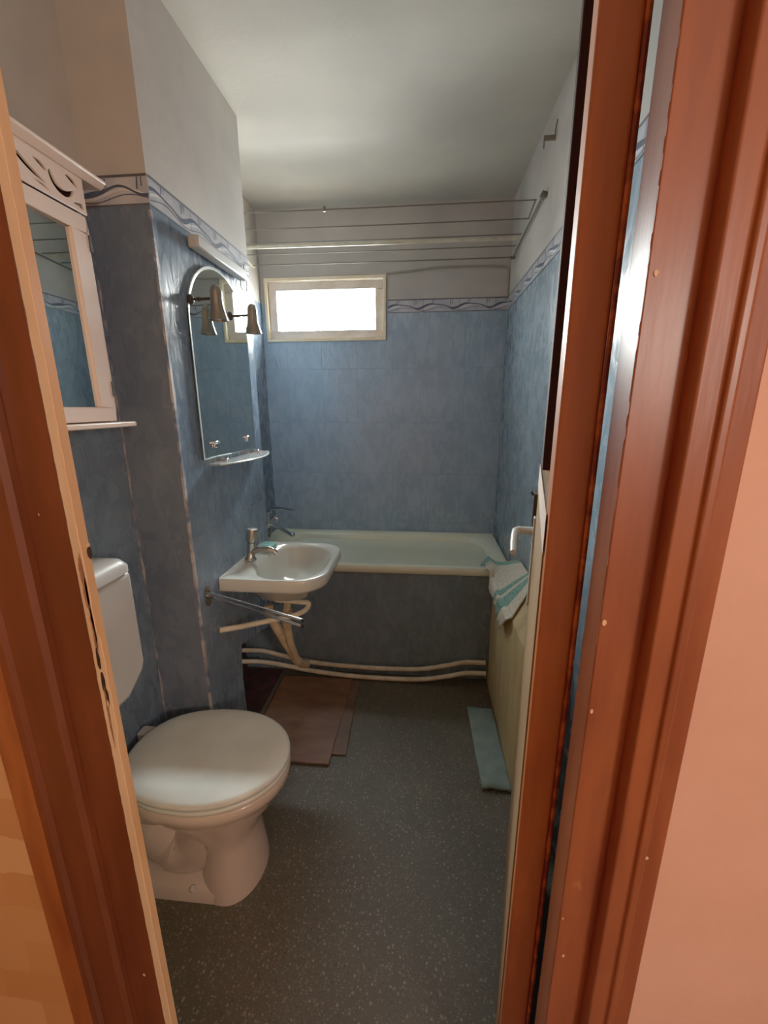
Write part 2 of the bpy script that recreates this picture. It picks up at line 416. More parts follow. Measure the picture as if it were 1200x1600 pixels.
# ------------------------------------------------------------------ window
def ring(bb, x0, x1, z0, z1, w, y0, y1, mi=0):
    bb.box(x0, x1, y0, y1, z0, z0+w, mi); bb.box(x0, x1, y0, y1, z1-w, z1, mi)
    bb.box(x0, x0+w, y0, y1, z0+w, z1-w, mi); bb.box(x1-w, x1, y0, y1, z0+w, z1-w, mi)
b = MB(); ring(b, WX0, WX1, WZ0, WZ1, .016, YB-.012, YB+.14)
win = struct(b.build('window_1', WINY, bevel=.002), 'small bright window high in the back wall', 'window')
b = MB(); ring(b, WX0+.018, WX1-.018, WZ0+.018, WZ1-.018, .046, YB+.012, YB+.05)
sash = b.build('sash', WINP, win, bevel=.004)
b = MB(); b.box(WX0+.06, WX1-.06, YB+.028, YB+.032, WZ0+.06, WZ1-.06); b.build('pane', GLASS, sash)

# ------------------------------------------------------------------ door frame (hall side) and open door
KF = .88
def fxy(x, y, h): return (x*KF, y*KF, h)
b = MB()
# left jamb: face towards the hall, casing with ridge, worn reveal facing the opening
ZT = 2.30
b.prism([(-.4785, .503), (-.537, .5), (-.537, .548), (-.499, .548), (-.4785, .5305)], fxy, 0, ZT, 0)
b.prism([(-.530, .499), (-.530, .489), (-.538, .484), (-.585, .484), (-.590, .478), (-.600, .477), (-.606, .484), (-.650, .487), (-.657, .491), (-.657, .515), (-.55, .515)], fxy, 0, ZT, 0)
b.prism([(-.6065, .4835), (-.6065, .482), (-.651, .4855), (-.6585, .491), (-.6585, .495)], fxy, 0, ZT, 4)
zs = [i*.012 for i in range(int(ZT/.012)+1)]
r = random.Random(3)
j1 = [r.uniform(-.0005, .0005) for _ in zs]; j2 = [r.uniform(-.0008, .0008) for _ in zs]
for i in range(len(zs)-1):
    a, c = zs[i], zs[i+1]
    ca = .004 if 1.0 < a < 1.16 else 0; cc = .004 if 1.0 < c < 1.16 else 0
    ea, ec = .5040+j1[i], .5040+j1[i+1]
    ma, mc = .516+j2[i]+ca, .516+j2[i+1]+cc
    F = lambda x, y, z: fxy(x, y, z)
    b.add([F(-.4782, ea, a), F(-.4782, ec, c), F(-.4772, mc, c), F(-.4772, ma, a)], [(0, 1, 2, 3)], 1)
    b.add([F(-.4772, ma, a), F(-.4772, mc, c), F(-.4762, mc+.0006, c), F(-.4762, ma+.0006, a)], [(0, 1, 2, 3)], 3)
    b.add([F(-.4762, ma+.0006, a), F(-.4762, mc+.0006, c), F(-.4762, .531, c), F(-.4762, .531, a)], [(0, 1, 2, 3)], 5)
    b.add([F(-.4762, .531, a), F(-.4762, .531, c), F(-.497, .548, c), F(-.497, .548, a)], [(0, 1, 2, 3)], 1)
def blob(bb, c, n, rx, rz, mi, seed):
    rr = random.Random(seed); u = Vector((0, 0, 1)).cross(Vector(n)).normalized()
    bb.add([Vector(c)+u*rx*math.cos(2*PI*k/9)*rr.uniform(.7, 1.15)+Vector((0, 0, 1))*rz*math.sin(2*PI*k/9)*rr.uniform(.7, 1.15) for k in range(9)], [tuple(range(9))], mi)
for i, (x, z, sz) in enumerate([(-.497, .43, .0020), (-.500, .285, .0016), (-.503, .205, .0020), (-.512, 1.31, .0010)]):
    blob(b, (x*KF, .499*KF, 1.45+(z-1.45)*KF), (0, -1, 0), sz, sz*2.0, 3, i)
CASEL = painted_wood('lit_orange_brown_casing', sr(168, 96, 48), sr(132, 66, 34), sr(190, 124, 74))  # lit outer band of the left casing, light put into its colour
REBATE2 = painted_wood('pale_peach_paint', sr(232, 190, 140), sr(218, 168, 116), sr(236, 204, 160), .3)
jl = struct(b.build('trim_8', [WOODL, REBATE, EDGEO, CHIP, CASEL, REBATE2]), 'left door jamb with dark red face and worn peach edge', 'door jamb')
b = MB()
fyz = lambda y, z, h: (h*KF, y*KF, 1.45+(z-1.45)*KF)
for i, (y, z, ry, rz, mi) in enumerate([(.512, 1.045, .0030, .018, 0), (.5135, 1.015, .0035, .016, 0), (.511, 1.085, .0025, .02, 0), (.512, 1.006, .0018, .006, 2)]):
    rr = random.Random(i); pts = [(y+ry*math.cos(2*PI*k/14)*rr.uniform(.8, 1.2), z+rz*math.sin(2*PI*k/14)*rr.uniform(.85, 1.15)) for k in range(14)]
    b.prism(pts, fyz, -.480, -.4766-(.0004 if mi == 0 else 0), mi)
for i, (y, z, ry, rz, mi) in enumerate([(.529, 1.246, .0042, .009, 0), (.5285, 1.258, .0038, .0025, 2)]):
    rr = random.Random(i+5); pts = [(y+ry*math.cos(2*PI*k/12)*rr.uniform(.8, 1.2), z+rz*math.sin(2*PI*k/12)*rr.uniform(.85, 1.15)) for k in range(12)]
    b.prism(pts, fyz, -.4790, -.4756, mi)
jb = MB()
for i, (y, z, ry, rz) in enumerate([(.5115, 1.205, .0040, .040), (.5125, 1.135, .0030, .035), (.5130, 1.165, .0022, .06), (.5105, .98, .0016, .05)]):
    rr = random.Random(i+30); pts = [(y+ry*math.cos(2*PI*k/22)*rr.uniform(.6, 1.25), z+rz*math.sin(2*PI*k/22)*rr.uniform(.8, 1.2)) for k in range(22)]
    jb.prism(pts, fyz, -.480, -.47665)
jb.build('exposed_wood', M('exposed_brown_wood', sr(176, 124, 88), .7, var=sr(132, 84, 56), scale=70), jl)
b.build('strike_plate', [RUST, EDGEO, CHIP], jl)

b = MB()
b.prism([(.2235, .5), (.290, .5), (.290, .548), (.2235, .545)], fxy, 0, ZT, 0)
b.prism([(.2755, .499), (.2755, .484), (.279, .478), (.302, .480), (.305, .474), (.314, .474), (.317, .480), (.341, .483), (.345, .489), (.345, .515), (.28, .515)], fxy, 0, ZT, 0)
for i, (x, z, sz) in enumerate([(.2285, 1.185, .0024), (.228, 1.055, .0020), (.232, 1.58, .0018), (.2275, .68, .0014), (.236, .6, .0020)]):
    blob(b, (x*KF, .499*KF, 1.45+(z-1.45)*KF), (0, -1, 0), sz, sz*1.7, 1, i+20)
blob(b, (.318*KF, .4788*KF, 1.45+(.84-1.45)*KF), (0, -1, 0), .0027, .003, 1, 41)
for i in range(len(zs)-1):                               # chipped leading edge of the reveal
    if r.random() < .35:
        a, c = zs[i], zs[i+1]
        b.add([fxy(.2233, .4995, a), fxy(.2233, .4995, c), fxy(.2233, .5005+.0006*r.random(), c), fxy(.2233, .5005+.0006*r.random(), a)], [(0, 1, 2, 3)], 2)
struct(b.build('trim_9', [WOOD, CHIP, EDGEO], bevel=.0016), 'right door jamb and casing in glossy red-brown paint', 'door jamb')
b = MB(); b.box(-.657*KF, .345*KF, .484*KF, .548*KF, ZT, ZT+.075)
struct(b.build('trim_10', WOOD, bevel=.002), 'head of the door frame above the opening', 'door frame')

th = math.radians(13.6); P0 = Vector((.165, .55, 0)); dd = Vector((math.sin(th), math.cos(th), 0)); nn = Vector((math.cos(th), -math.sin(th), 0))
DL = lambda s, t, z: tuple(P0+dd*s+nn*t+Vector((0, 0, z)))
def dbox(bb, s0, s1, t0, t1, z0, z1, mi=0):
    vs = [DL(s, t, z) for z in (z0, z1) for t in (t0, t1) for s in (s0, s1)]
    return bb.add(vs, [(0, 2, 3, 1), (4, 5, 7, 6), (0, 1, 5, 4), (2, 6, 7, 3), (0, 4, 6, 2), (1, 3, 7, 5)], mi)
W = .585; T = .050
b = MB(); dbox(b, 0, .10, 0, T-.007, .02, 2.28, 0); dbox(b, W-.10, W, 0, T, .02, 2.28, 2); dbox(b, .10, W-.10, 0, T, .02, .16, 0); dbox(b, .10, W-.10, .030, T, 2.18, 2.28, 2)
dbox(b, -.0008, .014, T-.007, T, .02, 2.28, 1)
door = struct(b.build('door_1', [WOODD, EDGEO, DARKWOOD_SHADE], bevel=.006, seg=3), 'open glossy red-brown bathroom door seen edge-on', 'door')
b = MB(); dbox(b, .10, W-.10, .004, .040, .16, 1.30); dbox(b, .045, W-.002, -.0025, .0035, .03, 1.30); dbox(b, .03, W-.002, -.003, -.0026, 1.245, 1.302, 1); b.build('panel', [DOORREFL, WHITEP], door)  # thin cream sheet carries the painted reflection, paler strip along its top
b = MB(); dbox(b, .10, W-.10, .022, .028, 1.30, 2.278); b.build('pane', PEBBLE, door)
b = MB(); dbox(b, W-.075, W-.035, -.008, -.0015, .935, 1.175); hp = b.build('handle', PLASW, door, bevel=.002)
b = MB(); s0 = W-.055
b.tube([DL(s0, -.006, 1.135), DL(s0, -.03, 1.135), DL(s0, -.043, 1.135), DL(s0-.008, -.05, 1.134), DL(s0-.03, -.052, 1.130), DL(s0-.07, -.052, 1.122), DL(s0-.115, -.05, 1.112)], [.011, .010, .0095, .009, .008, .0075, .007], 12)
b.build('lever', PLASW, hp, smooth=True)
b = MB(); dbox(b, W-.05, W-.02, -.012, -.001, 1.14, 1.23); b.tube([DL(W-.035, -.012, 1.225), DL(W-.035, -.02, 1.235)], .004)
b.build('latch', DARKMET, door, bevel=.002)

# ------------------------------------------------------------------ toilet
def egg(xf, xb, hw, z, cx=None, n=40, p=.86, y0=1.0):
    cx = cx if cx is not None else xf-.21; out = []
    for k in range(n):
        t = 2*PI*k/n; c, s = math.cos(t), math.sin(t)
        x = cx+((xf-cx) if c > 0 else (cx-xb))*math.copysign(abs(c)**(1.0 if c > 0 else p), c)
        out.append((x, y0+hw*math.copysign(abs(s)**(.96 if c > 0 else p), s), z))
    return out
toi = thing('toilet', 'white floor-standing toilet with its lid closed', 'toilet', (-.62, 1.0, 0))
b = MB()
S = [(-.484, -.675, .122, 0, -.575), (-.484, -.675, .122, .012, -.575), (-.490, -.67, .117, .06, -.575), (-.497, -.66, .110, .12, -.575), (-.500, -.655, .107, .17, -.575), (-.493, -.66, .111, .205, -.575),
     (-.468, -.70, .126, .25, -.585), (-.436, -.76, .146, .295, -.60), (-.410, -.81, .166, .335, -.61), (-.397, -.84, .176, .362, -.615), (-.389, -.855, .183, .368, -.62), (-.387, -.857, .184, .396, -.62), (-.392, -.85, .179, .401, -.62)]
b.loft([egg(a, c, h, z, cx) for a, c, h, z, cx in S])
# rear foot and trapway bulge
def rr(x0, x1, y0, y1, z, rad, n=6):
    out = []
    for cx, cy, a0 in ((x1-rad, y1-rad, 0), (x0+rad, y1-rad, 90), (x0+rad, y0+rad, 180), (x1-rad, y0+rad, 270)):
        for k in range(n+1):
            a = math.radians(a0+90*k/n); out.append((cx+rad*math.cos(a), cy+rad*math.sin(a), z))
    return out
b.loft([rr(-.885, -.56, 1-.120, 1+.120, 0, .03), rr(-.885, -.56, 1-.118, 1+.118, .035, .03), rr(-.882, -.57, 1-.106, 1+.106, .05, .03), rr(-.88, -.58, 1-.07, 1+.07, .065, .03)])
b.tube(bez([(-.60, 1, .27), (-.655, 1, .155), (-.72, 1, .105), (-.79, 1, .13), (-.84, 1, .20), (-.90, 1, .21)], 6), [.10]*8+[.098]*8+[.09]*8+[.075]*7, 24)
b.loft([rr(-.87, -.70, 1-.13, 1+.13, .30, .04), rr(-.872, -.68, 1-.155, 1+.155, .36, .05), rr(-.872, -.68, 1-.155, 1+.155, .395, .05)])
b.build('bowl', PORCT, toi, smooth=True, angle=50)
b = MB(); b.lathe([(.011, 0), (.011, .004), (.007, .009), (0, .010)], (-.665, 1-.112, .043), (0, -.55, .85), 12); b.build('bolt_cap', PLASW, toi, smooth=True)
b = MB(); b.loft([egg(-.392, -.862, .178, .4025, -.62), egg(-.388, -.866, .182, .406, -.62), egg(-.388, -.866, .182, .414, -.62), egg(-.393, -.86, .177, .4175, -.62)])
b.build('seat', LIDM, toi, smooth=True, angle=60)
b = MB(); b.loft([egg(-.392, -.868, .178, .4205, -.62), egg(-.386, -.873, .184, .424, -.62), egg(-.386, -.873, .184, .433, -.62), egg(-.390, -.869, .180, .4385, -.62), egg(-.398, -.861, .172, .441, -.62), egg(-.47, -.80, .12, .443, -.62)])
b.build('lid', LIDM, toi, smooth=True, angle=60)
for sy in (-1, 1):
    b = MB(); b.loft([rr(-.905, -.862, 1+sy*.075-.02, 1+sy*.075+.02, .4, .008), rr(-.905, -.862, 1+sy*.075-.02, 1+sy*.075+.02, .425, .008)])
    b.build('hinge', PLASW, toi, smooth=True)

cis = thing('toilet_cistern', 'white plastic cistern hung on the wall above the toilet', 'toilet cistern', (-.85, .79, .70))
b = MB(); yy0, yy1 = .625, .968
b.prism([(yy0, .775), (yy0+.06, .70), (yy1-.075, .70), (yy1-.012, .742), (yy1, .765), (yy1, 1.032), (yy0, 1.032)], YZ, XL+.002, -.762)
b.build('tank', PLASW, cis, bevel=.012, seg=4)
b = MB(); b.loft([[(x, y, z) for x, y, z in rr(XL+.002, -.757, yy0-.005, yy1+.004, 1.034, .03)], rr(XL+.002, -.757, yy0-.005, yy1+.004, 1.05, .03), rr(XL+.004, -.766, yy0+.004, yy1-.006, 1.066, .03), rr(XL+.006, -.785, yy0+.02, yy1-.026, 1.074, .03)])
b.build('tank_lid', PLASW, cis, smooth=True, angle=60)
b = MB(); b.tube(bez([(-.86, .80, .71), (-.865, .80, .60), (-.89, .83, .54), (-.902, .90, .47), (-.905, .97, .445)], 6), .018); b.build('flush_pipe', DARKMET, cis, smooth=True)

# ------------------------------------------------------------------ mirrored wall cabinet
CY0, CY1, CXF = .645, 1.047, -.785
cab = thing('wall_cabinet', 'white wall cabinet with a mirrored door and carved top panel', 'cabinet', (XL, .85, 1.40))
b = MB(); b.box(XL+.001, CXF-.018, CY0, CY0+.014, 1.41, 1.94); b.box(XL+.001, CXF-.018, CY1-.014, CY1, 1.41, 1.94); b.box(XL+.001, XL+.008, CY0, CY1, 1.41, 1.94)
b.box(XL+.001, CXF-.02, CY0, CY1, 1.85, 1.864); b.box(XL+.008, CXF-.016, CY0+.014, CY1-.014, 1.866, 1.95, 1)  # dark block added as painted shade behind the fretwork holes
b.build('carcass', [WHITEP, DARKWOOD_SHADE], cab, bevel=.0015)
b = MB(); b.box(XL+.001, CXF+.012, CY0-.04, CY1+.044, 1.398, 1.411); b.build('bottom_board', WHITEP, cab, bevel=.003)
b = MB(); ring_w = .052
b.prism([(CXF-.018, 1.952), (CXF+.004, 1.949), (CXF+.018, 1.961), (CXF+.018, 1.967), (XL+.001, 1.967), (XL+.001, 1.952)], lambda x, z, h: (x, h, z), CY0-.045, CY1+.048)
b.build('cornice', WHITEP, cab, bevel=.0015)
b = MB()
d0, d1, zb, zt = CY0+.004, CY1-.012, 1.414, 1.872
b.box(CXF-.016, CXF, d0, d1, zb, zb+.034); b.box(CXF-.016, CXF, d0, d1, zt-.034, zt)
b.box(CXF-.016, CXF, d0, d0+.05, zb+.034, zt-.034); b.box(CXF-.016, CXF, d1-.05, d1, zb+.034, zt-.034)
dr = b.build('mirror_door', WHITEP, cab, bevel=.003)
b = MB(); b.box(CXF-.012, CXF-.008, d0+.048, d1-.048, zb+.032, zt-.032); b.build('mirror_glass', MIRR2, dr)
for z in (1.475, 1.80):
    b = MB(); b.box(CXF-.004, CXF+.002, d1-.002, d1+.006, z, z+.035); b.build('hinge', DARKMET, dr)
# carved fretwork panel: a filled 2-D curve with holes
cu = bpy.data.curves.new('fret', 'CURVE'); cu.dimensions = '2D'; cu.fill_mode = 'BOTH'; cu.extrude = .0018; cu.bevel_depth = .0012; cu.bevel_resolution = 1
def spl(pts):
    s = cu.splines.new('POLY'); s.points.add(len(pts)-1)
    for q, p in zip(s.points, pts): q.co = (p[0], p[1], 0, 1)
    s.use_cyclic_u = True
FW, FZ0, FZ1 = (CY1-CY0)-.012, 1.878, 1.95; FH = FZ1-FZ0
spl([(-FW/2, 0), (FW/2, 0), (FW/2, FH), (-FW/2, FH)])
def smooth_closed(pts, n=6):
    P = [Vector((*p, 0)) for p in pts]; out = []; k = len(P)
    for i in range(k):
        a, b_, c, d = P[i-1], P[i], P[(i+1) % k], P[(i+2) % k]
        for j in range(n):
            t = j/n; q = .5*((2*b_)+(c-a)*t+(2*a-5*b_+4*c-d)*t*t+(3*b_-a-3*c+d)*t**3); out.append((q.x, q.y))
    return out
holes = [[(.022, .046), (.035, .048), (.055, .037), (.075, .027), (.092, .018), (.078, .018), (.055, .024), (.035, .034)],
         [(.066, .055), (.084, .056), (.098, .047), (.092, .042), (.080, .047)],
         [(.101, .046), (.106, .028), (.120, .016), (.140, .013), (.158, .022), (.166, .038), (.152, .031), (.136, .027), (.121, .032), (.114, .043), (.108, .053)],
         [(.146, .059), (.163, .050), (.180, .045), (.173, .058), (.156, .063)],
         [(.058, .015), (.076, .010), (.098, .006), (.084, .015)],
         [(.158, .012), (.174, .009), (.187, .006), (.188, .018), (.176, .018)]]
for hset in holes:
    q = smooth_closed(hset); spl(q); spl([(-x, y) for x, y in q][::-1])
co = bpy.data.objects.new('fret', cu); C.objects.link(co)
bpy.context.view_layer.update()
me = bpy.data.meshes.new_from_object(co.evaluated_get(bpy.context.evaluated_depsgraph_get()))
bpy.data.objects.remove(co)
fo = bpy.data.objects.new('fretwork_panel', me); C.objects.link(fo); fo.parent = cab
fo.matrix_local = Matrix.Translation(Vector((CXF-.004, (CY0+CY1)/2, FZ0))-wl(cab)) @ Matrix(((0, 0, 1, 0), (1, 0, 0, 0), (0, 1, 0, 0), (0, 0, 0, 1)))
me.materials.clear(); me.materials.append(WHITEP)
for z in (1.595, 1.755):                                  # small rounded side shelves
    b = MB(); pts = [(CY1, XL+.002)]+[(CY1+.055*math.cos(a*PI/20), XL+.002+.115*math.sin(a*PI/20)) for a in range(0, 11)]
    b.prism(pts, lambda y, x, h: (x, y, h), z, z+.012); b.build('side_shelf', WHITEP, cab, bevel=.002)

# ------------------------------------------------------------------ pier: arched mirror, spotlights, lamp, shelf
MY0, MY1, MZ0, MZT = 1.345, 1.795, 1.272, 1.912; MC = (MY0+MY1)/2; MR = (MY1-MY0)/2
mir = thing('arched_mirror', 'frameless arch-topped mirror on the tiled pier above the washbasin', 'mirror', (XP, MC, MZ0))
arch = [(MY0, MZ0), (MY1, MZ0)]+[(MC+MR*math.cos(PI*k/28), MZT-.20+.20*math.sin(PI*k/28)) for k in range(29)]
b = MB(); b.prism(arch, YZ, XP+.004, XP+.010); b.build('mirror_glass', MIRR, mir, bevel=.0035, seg=1)
BEVEL = M('bevelled_glass_edge', sr(214, 224, 218), .15, .3)
b = MB()
inner = [(MC+(y-MC)*.965, MZ0+.3+(z-MZ0-.3)*.975) for y, z in arch]
for i in range(2, len(arch)-1):
    q = [(*arch[i], .0115), (*arch[i+1], .0115), (*inner[i+1], .0108), (*inner[i], .0108)]
    b.add([(XP+h, y, z) for y, z, h in q], [(0, 1, 2, 3)])
b.add([(XP+h, y, z) for y, z, h in [(*arch[-1], .0115), (*arch[0], .0115), (*inner[0], .0108), (*inner[-1], .0108)]], [(0, 1, 2, 3)])
b.build('bevelled_edge', BEVEL, mir)
for y in (MY0+.085, MY1-.085):
    b = MB(); b.box(XP+.004, XP+.020, y-.022, y+.022, 1.322, 1.330); b.box(XP+.010, XP+.016, y-.012, y+.012, 1.308, 1.322); b.build('clip', CHROME, mir, bevel=.002)

def spotlight(loc, label):
    t = thing('spotlight', label, 'lamp', loc, 'spotlights over the arched mirror')
    x, y, z = loc
    b = MB(); b.lathe([(.015, 0), (.015, .006), (.008, .012), (.0, .013)], (x, y, z), (1, 0, 0), 18); b.build('base', DARKMET, t, smooth=True)
    b = MB(); b.tube([(x+.008, y, z), (x+.022, y, z), (x+.029, y, z), (x+.037, y, z), (x+.07, y, z+.001)], [.0045, .0045, .007, .0045, .0045]); b.build('arm', DARKMET, t, smooth=True)
    cx = x+.086
    b = MB(); b.lathe([(.003, .040), (.010, .037), (.0155, .029), (.018, .018), (.0185, -.013), (.020, -.026), (.0255, -.046), (.030, -.062), (.0275, -.062), (.022, -.045), (.015, -.026), (.001, -.024)], (cx, y, z), (0, 0, 1), 28)
    b.build('shade', SPOTM, t, smooth=True)
    b = MB(); b.lathe([(.007, -.026), (.012, -.039), (.016, -.052), (.010, -.058), (0, -.060)], (cx, y, z), (0, 0, 1), 16); b.build('bulb', BWHITE, t, smooth=True)
    return t
s1 = spotlight((XP+.0122, 1.360, 1.770), 'near metal spotlight on an arm at the left edge of the arched mirror')
s2 = s1.copy(); C.objects.link(s2); s2.location = (XP+.0122, 1.640, 1.775)
s2['label'] = 'far metal spotlight beside the window end of the arched mirror'
for ch in list(s1.children):
    c = ch.copy(); C.objects.link(c); c.parent = s2
lam = thing('strip_light', 'slim off-white strip light fixture above the arched mirror', 'lamp', (XP, 1.58, 1.94))
b = MB(); b.box(XP+.005, XP+.040, 1.395, 1.765, 1.925, 1.962); b.build('housing', PLASW, lam, bevel=.006, seg=3)
b = MB(); b.tube(bez([(XP+.03, 1.755, 1.955), (XP+.02, 1.79, 1.99), (XP+.008, 1.82, 1.985), (XP+.008, 1.835, 1.93), (XP+.012, 1.81, 1.895), (XP+.015, 1.76, 1.90), (XP+.02, 1.745, 1.925)], 8), .0022, 8); b.build('cord', WIRE, lam, smooth=True)

shf = thing('glass_shelf', 'narrow bow-fronted glass shelf under the arched mirror', 'shelf', (XP, 1.61, 1.25))
pts = [(1.385, XP+.004), (1.83, XP+.004)]+[(1.83-.445*k/16, XP+.018+.085*math.sin(PI*(.06+.88*k/16))**.7) for k in range(17)]
b = MB(); b.prism(pts, lambda y, x, h: (x, y, h), 1.250, 1.256); b.build('shelf_plate', SHELFG, shf, bevel=.001)
b = MB()
for k in range(17):
    pass
fr = [(XP+.019+.085*math.sin(PI*(.06+.88*k/24))**.7, 1.83-.445*k/24, 1.253) for k in range(25)]
b.tube(fr, .0034, 8); b.build('shelf_edge', BEVEL, shf, smooth=True)
for y in (1.47, 1.765):
    b = MB(); b.box(XP+.001, XP+.035, y-.006, y+.006, 1.244, 1.266); b.build('bracket', CHROME, shf, bevel=.002)

# ------------------------------------------------------------------ washbasin
SY0, SY1, SZ = 1.362, 1.812, .838
bas = thing('washbasin', 'white porcelain washbasin mounted on the tiled pier', 'washbasin', (XP, 1.59, .70))
def D(x1, y0, y1, z, rad, n=10, x0=XP+.002, rb=.008, bow=.0):
    out = []; ym = (y0+y1)/2; hy = (y1-y0)/2
    for cx, cy, a0, rd in ((x1-rad, y1-rad, 0, rad), (x0+rb, y1-rb, 90, rb), (x0+rb, y0+rb, 180, rb), (x1-rad, y0+rad, 270, rad)):
        for k in range(n+1):
            a = math.radians(a0+90*k/n); out.append((cx+rd*math.cos(a), cy+rd*math.sin(a), z))
    return [(x+bow*max(0, (x-x0)/(x1-x0))**3*(1-((y-ym)/hy)**2), y, zz) for x, y, zz in out]
def bowl_loop(cx, ax, ay, z, cy=1.585, n=44, back=1.0):
    """inner bowl, point order matched to D()"""
    out = []
    for k in range(n):
        t = 2*PI*(k+.5)/n; c, s = math.cos(t), math.sin(t)
        out.append((cx+ax*math.copysign(abs(c)**.8, c), cy+ay*math.copysign(abs(s)**.8, s), z))
    return out
X1 = -.372
b = MB(); nD = 44
loops = [bowl_loop(-.56, .06, .07, .690), bowl_loop(-.555, .12, .135, .715), bowl_loop(-.555, .155, .175, .765), D(X1-.02, SY0+.01, SY1-.01, .786, .08), D(X1-.004, SY0+.002, SY1-.002, .790, .095, bow=.025), D(X1, SY0, SY1, .800, .095, bow=.027), D(X1, SY0, SY1, .830, .095, bow=.027), D(X1-.004, SY0+.004, SY1-.004, .837, .092, bow=.026), D(X1-.008, SY0+.008, SY1-.008, .838, .09, bow=.025),
         bowl_loop(-.520, .142, .196, .832), bowl_loop(-.522, .134, .186, .822), bowl_loop(-.525, .118, .168, .785), bowl_loop(-.53, .09, .12, .742), bowl_loop(-.53, .045, .05, .722), bowl_loop(-.53, .015, .016, .719)]
b.loft(loops); b.build('basin', PORC, bas, smooth=True, angle=55)
b = MB(); b.lathe([(.017, 0), (.018, .003), (.010, .003), (.0, .001)], (-.53, 1.585, .7195), (0, 0, 1), 16); b.build('drain', CHROME, bas, smooth=True)
b = MB(); b.lathe([(.011, 0), (.011, .003), (0, .003)], (-.652, 1.53, .797), (.9, 0, .45), 14); b.build('overflow_hole', GLOSSB, bas, smooth=True)

fau = thing('basin_faucet', 'grey metal single-lever tap on the washbasin ledge', 'faucet', (-.700, 1.565, .838))
fx, fy = -.700, 1.565
b = MB(); b.lathe([(.023, 0), (.024, .006), (.017, .016), (.015, .05), (.016, .06), (.017, .075)], (fx, fy, .8375), (.12, .05, 1), 20)
b.tube(bez([(fx+.004, fy, .872), (fx+.05, fy, .885), (fx+.095, fy, .882), (fx+.112, fy, .868)], 5), [.014]*5+[.0125]*5+[.011]*6, 14)
b.build('body', DULLCH, fau, smooth=True)
b = MB(); b.lathe([(.015, .076), (.021, .080), (.0215, .125), (.020, .132), (.0, .134)], (fx, fy, .8375), (.12, .05, 1), 20); b.build('lever', DULLCH, fau, smooth=True)
b = MB(); b.loft([rr(-.705, -.65, 1.665, 1.745, .836, .015), rr(-.708, -.647, 1.662, 1.748, .846, .018), rr(-.706, -.65, 1.664, 1.746, .857, .015), rr(-.695, -.66, 1.675, 1.735, .861, .012)])
tag(b.build('soap_bar', AQUA, smooth=True), 'aqua bar of soap on the washbasin ledge behind the tap', 'soap')

# towel rail: two chrome rods on a wall plate
rail = thing('towel_rail', 'chrome two-arm swing towel rail on the pier below the washbasin', 'towel rail', (XP, 1.285, .81))
b = MB(); b.loft([[(XP+h, y, z) for y, z, _ in rr(1.270, 1.298, .772, .846, 0, .012)] for h in (.0015, .006)]); b.lathe([(.010, 0), (.010, .022), (.0, .024)], (XP+.005, 1.284, .81), (1, 0, 0), 14); b.build('wall_plate', DULLCH, rail, smooth=True)
for k, (a, e) in enumerate([((XP+.018, 1.284, .817), (-.374, 1.172, .794)), ((XP+.018, 1.282, .806), (-.372, 1.160, .780))]):
    b = MB(); b.tube([a, e], .0052, 12); b.build('rod', CHROME, rail, smooth=True)
    # dark end cap
    v = (Vector(e)-Vector(a)).normalized(); b = MB(); b.tube([Vector(e), Vector(e)+v*.006], .0057, 12); b.build('end_cap', GLOSSB, rail, smooth=True)

# waste pipes below the basin
tr = thing('drain_trap', 'grimy cream waste pipes dropping below the washbasin', 'drain pipe', (-.56, 1.6, .35))
b = MB(); b.tube([(-.555, 1.6, .688), (-.56, 1.6, .66)], .026, 16); b.tube([(-.56, 1.6, .665), (-.575, 1.6, .60), (-.578, 1.6, .53), (-.575, 1.62, .43), (-.57, 1.66, .335)], .017, 14)
for z in (.655, .60, .545): b.tube([(-.566-(.66-z)*.08, 1.6, z), (-.567-(.66-z)*.08, 1.6, z-.016)], .022, 14)
b.build('tailpiece', PIPEB, tr, smooth=True)
b = MB(); b.tube(bez([(-.655, 1.60, .62), (-.645, 1.60, .56), (-.62, 1.61, .49), (-.59, 1.64, .39), (-.570, 1.70, .28), (-.565, 1.80, .20), (-.60, 1.90, .145)], 6), .019, 14); b.build('branch_pipe', PIPEB, tr, smooth=True)
b = MB(); b.tube(bez([(-.60, 1.548, .672), (-.54, 1.548, .669), (-.49, 1.55, .665), (-.468, 1.57, .650), (-.475, 1.54, .633), (-.52, 1.50, .626), (-.60, 1.45, .628), (-.68, 1.385, .636), (XP+.001, 1.338, .645)], 6), .0105, 12)
tag(b.build('looped_hose', PIPE, smooth=True), 'thin cream hose looping out under the washbasin and back to the pier', 'hose')

# ------------------------------------------------------------------ bathtub
TX0, TX1, TY0, TY1, TZ = XREC+.003, .452, 2.028, YB-.003, .645
tub = thing('bathtub', 'cream enamel bathtub built in along the back wall', 'bathtub', (-.27, 2.34, 0))
def R4(x0, x1, y0, y1, z, rad, n=8): return rr(x0, x1, y0, y1, z, rad, n)
b = MB()
b.loft([R4(TX0, TX1, TY0+.006, TY1, TZ-.042, .01), R4(TX0, TX1, TY0, TY1, TZ-.036, .012), R4(TX0, TX1, TY0, TY1, TZ-.008, .012), R4(TX0+.004, TX1-.004, TY0+.006, TY1-.004, TZ, .015),
        R4(TX0+.055, TX1-.055, TY0+.040, TY1-.050, TZ-.002, .14), R4(TX0+.07, TX1-.072, TY0+.05, TY1-.062, TZ-.018, .14), R4(TX0+.10, TX1-.12, TY0+.075, TY1-.085, TZ-.16, .14), R4(TX0+.14, TX1-.20, TY0+.11, TY1-.115, TZ-.34, .13), R4(TX0+.20, TX1-.28, TY0+.17, TY1-.17, TZ-.385, .10)])
b.build('tub_shell', CREAM, tub, smooth=True, angle=50)
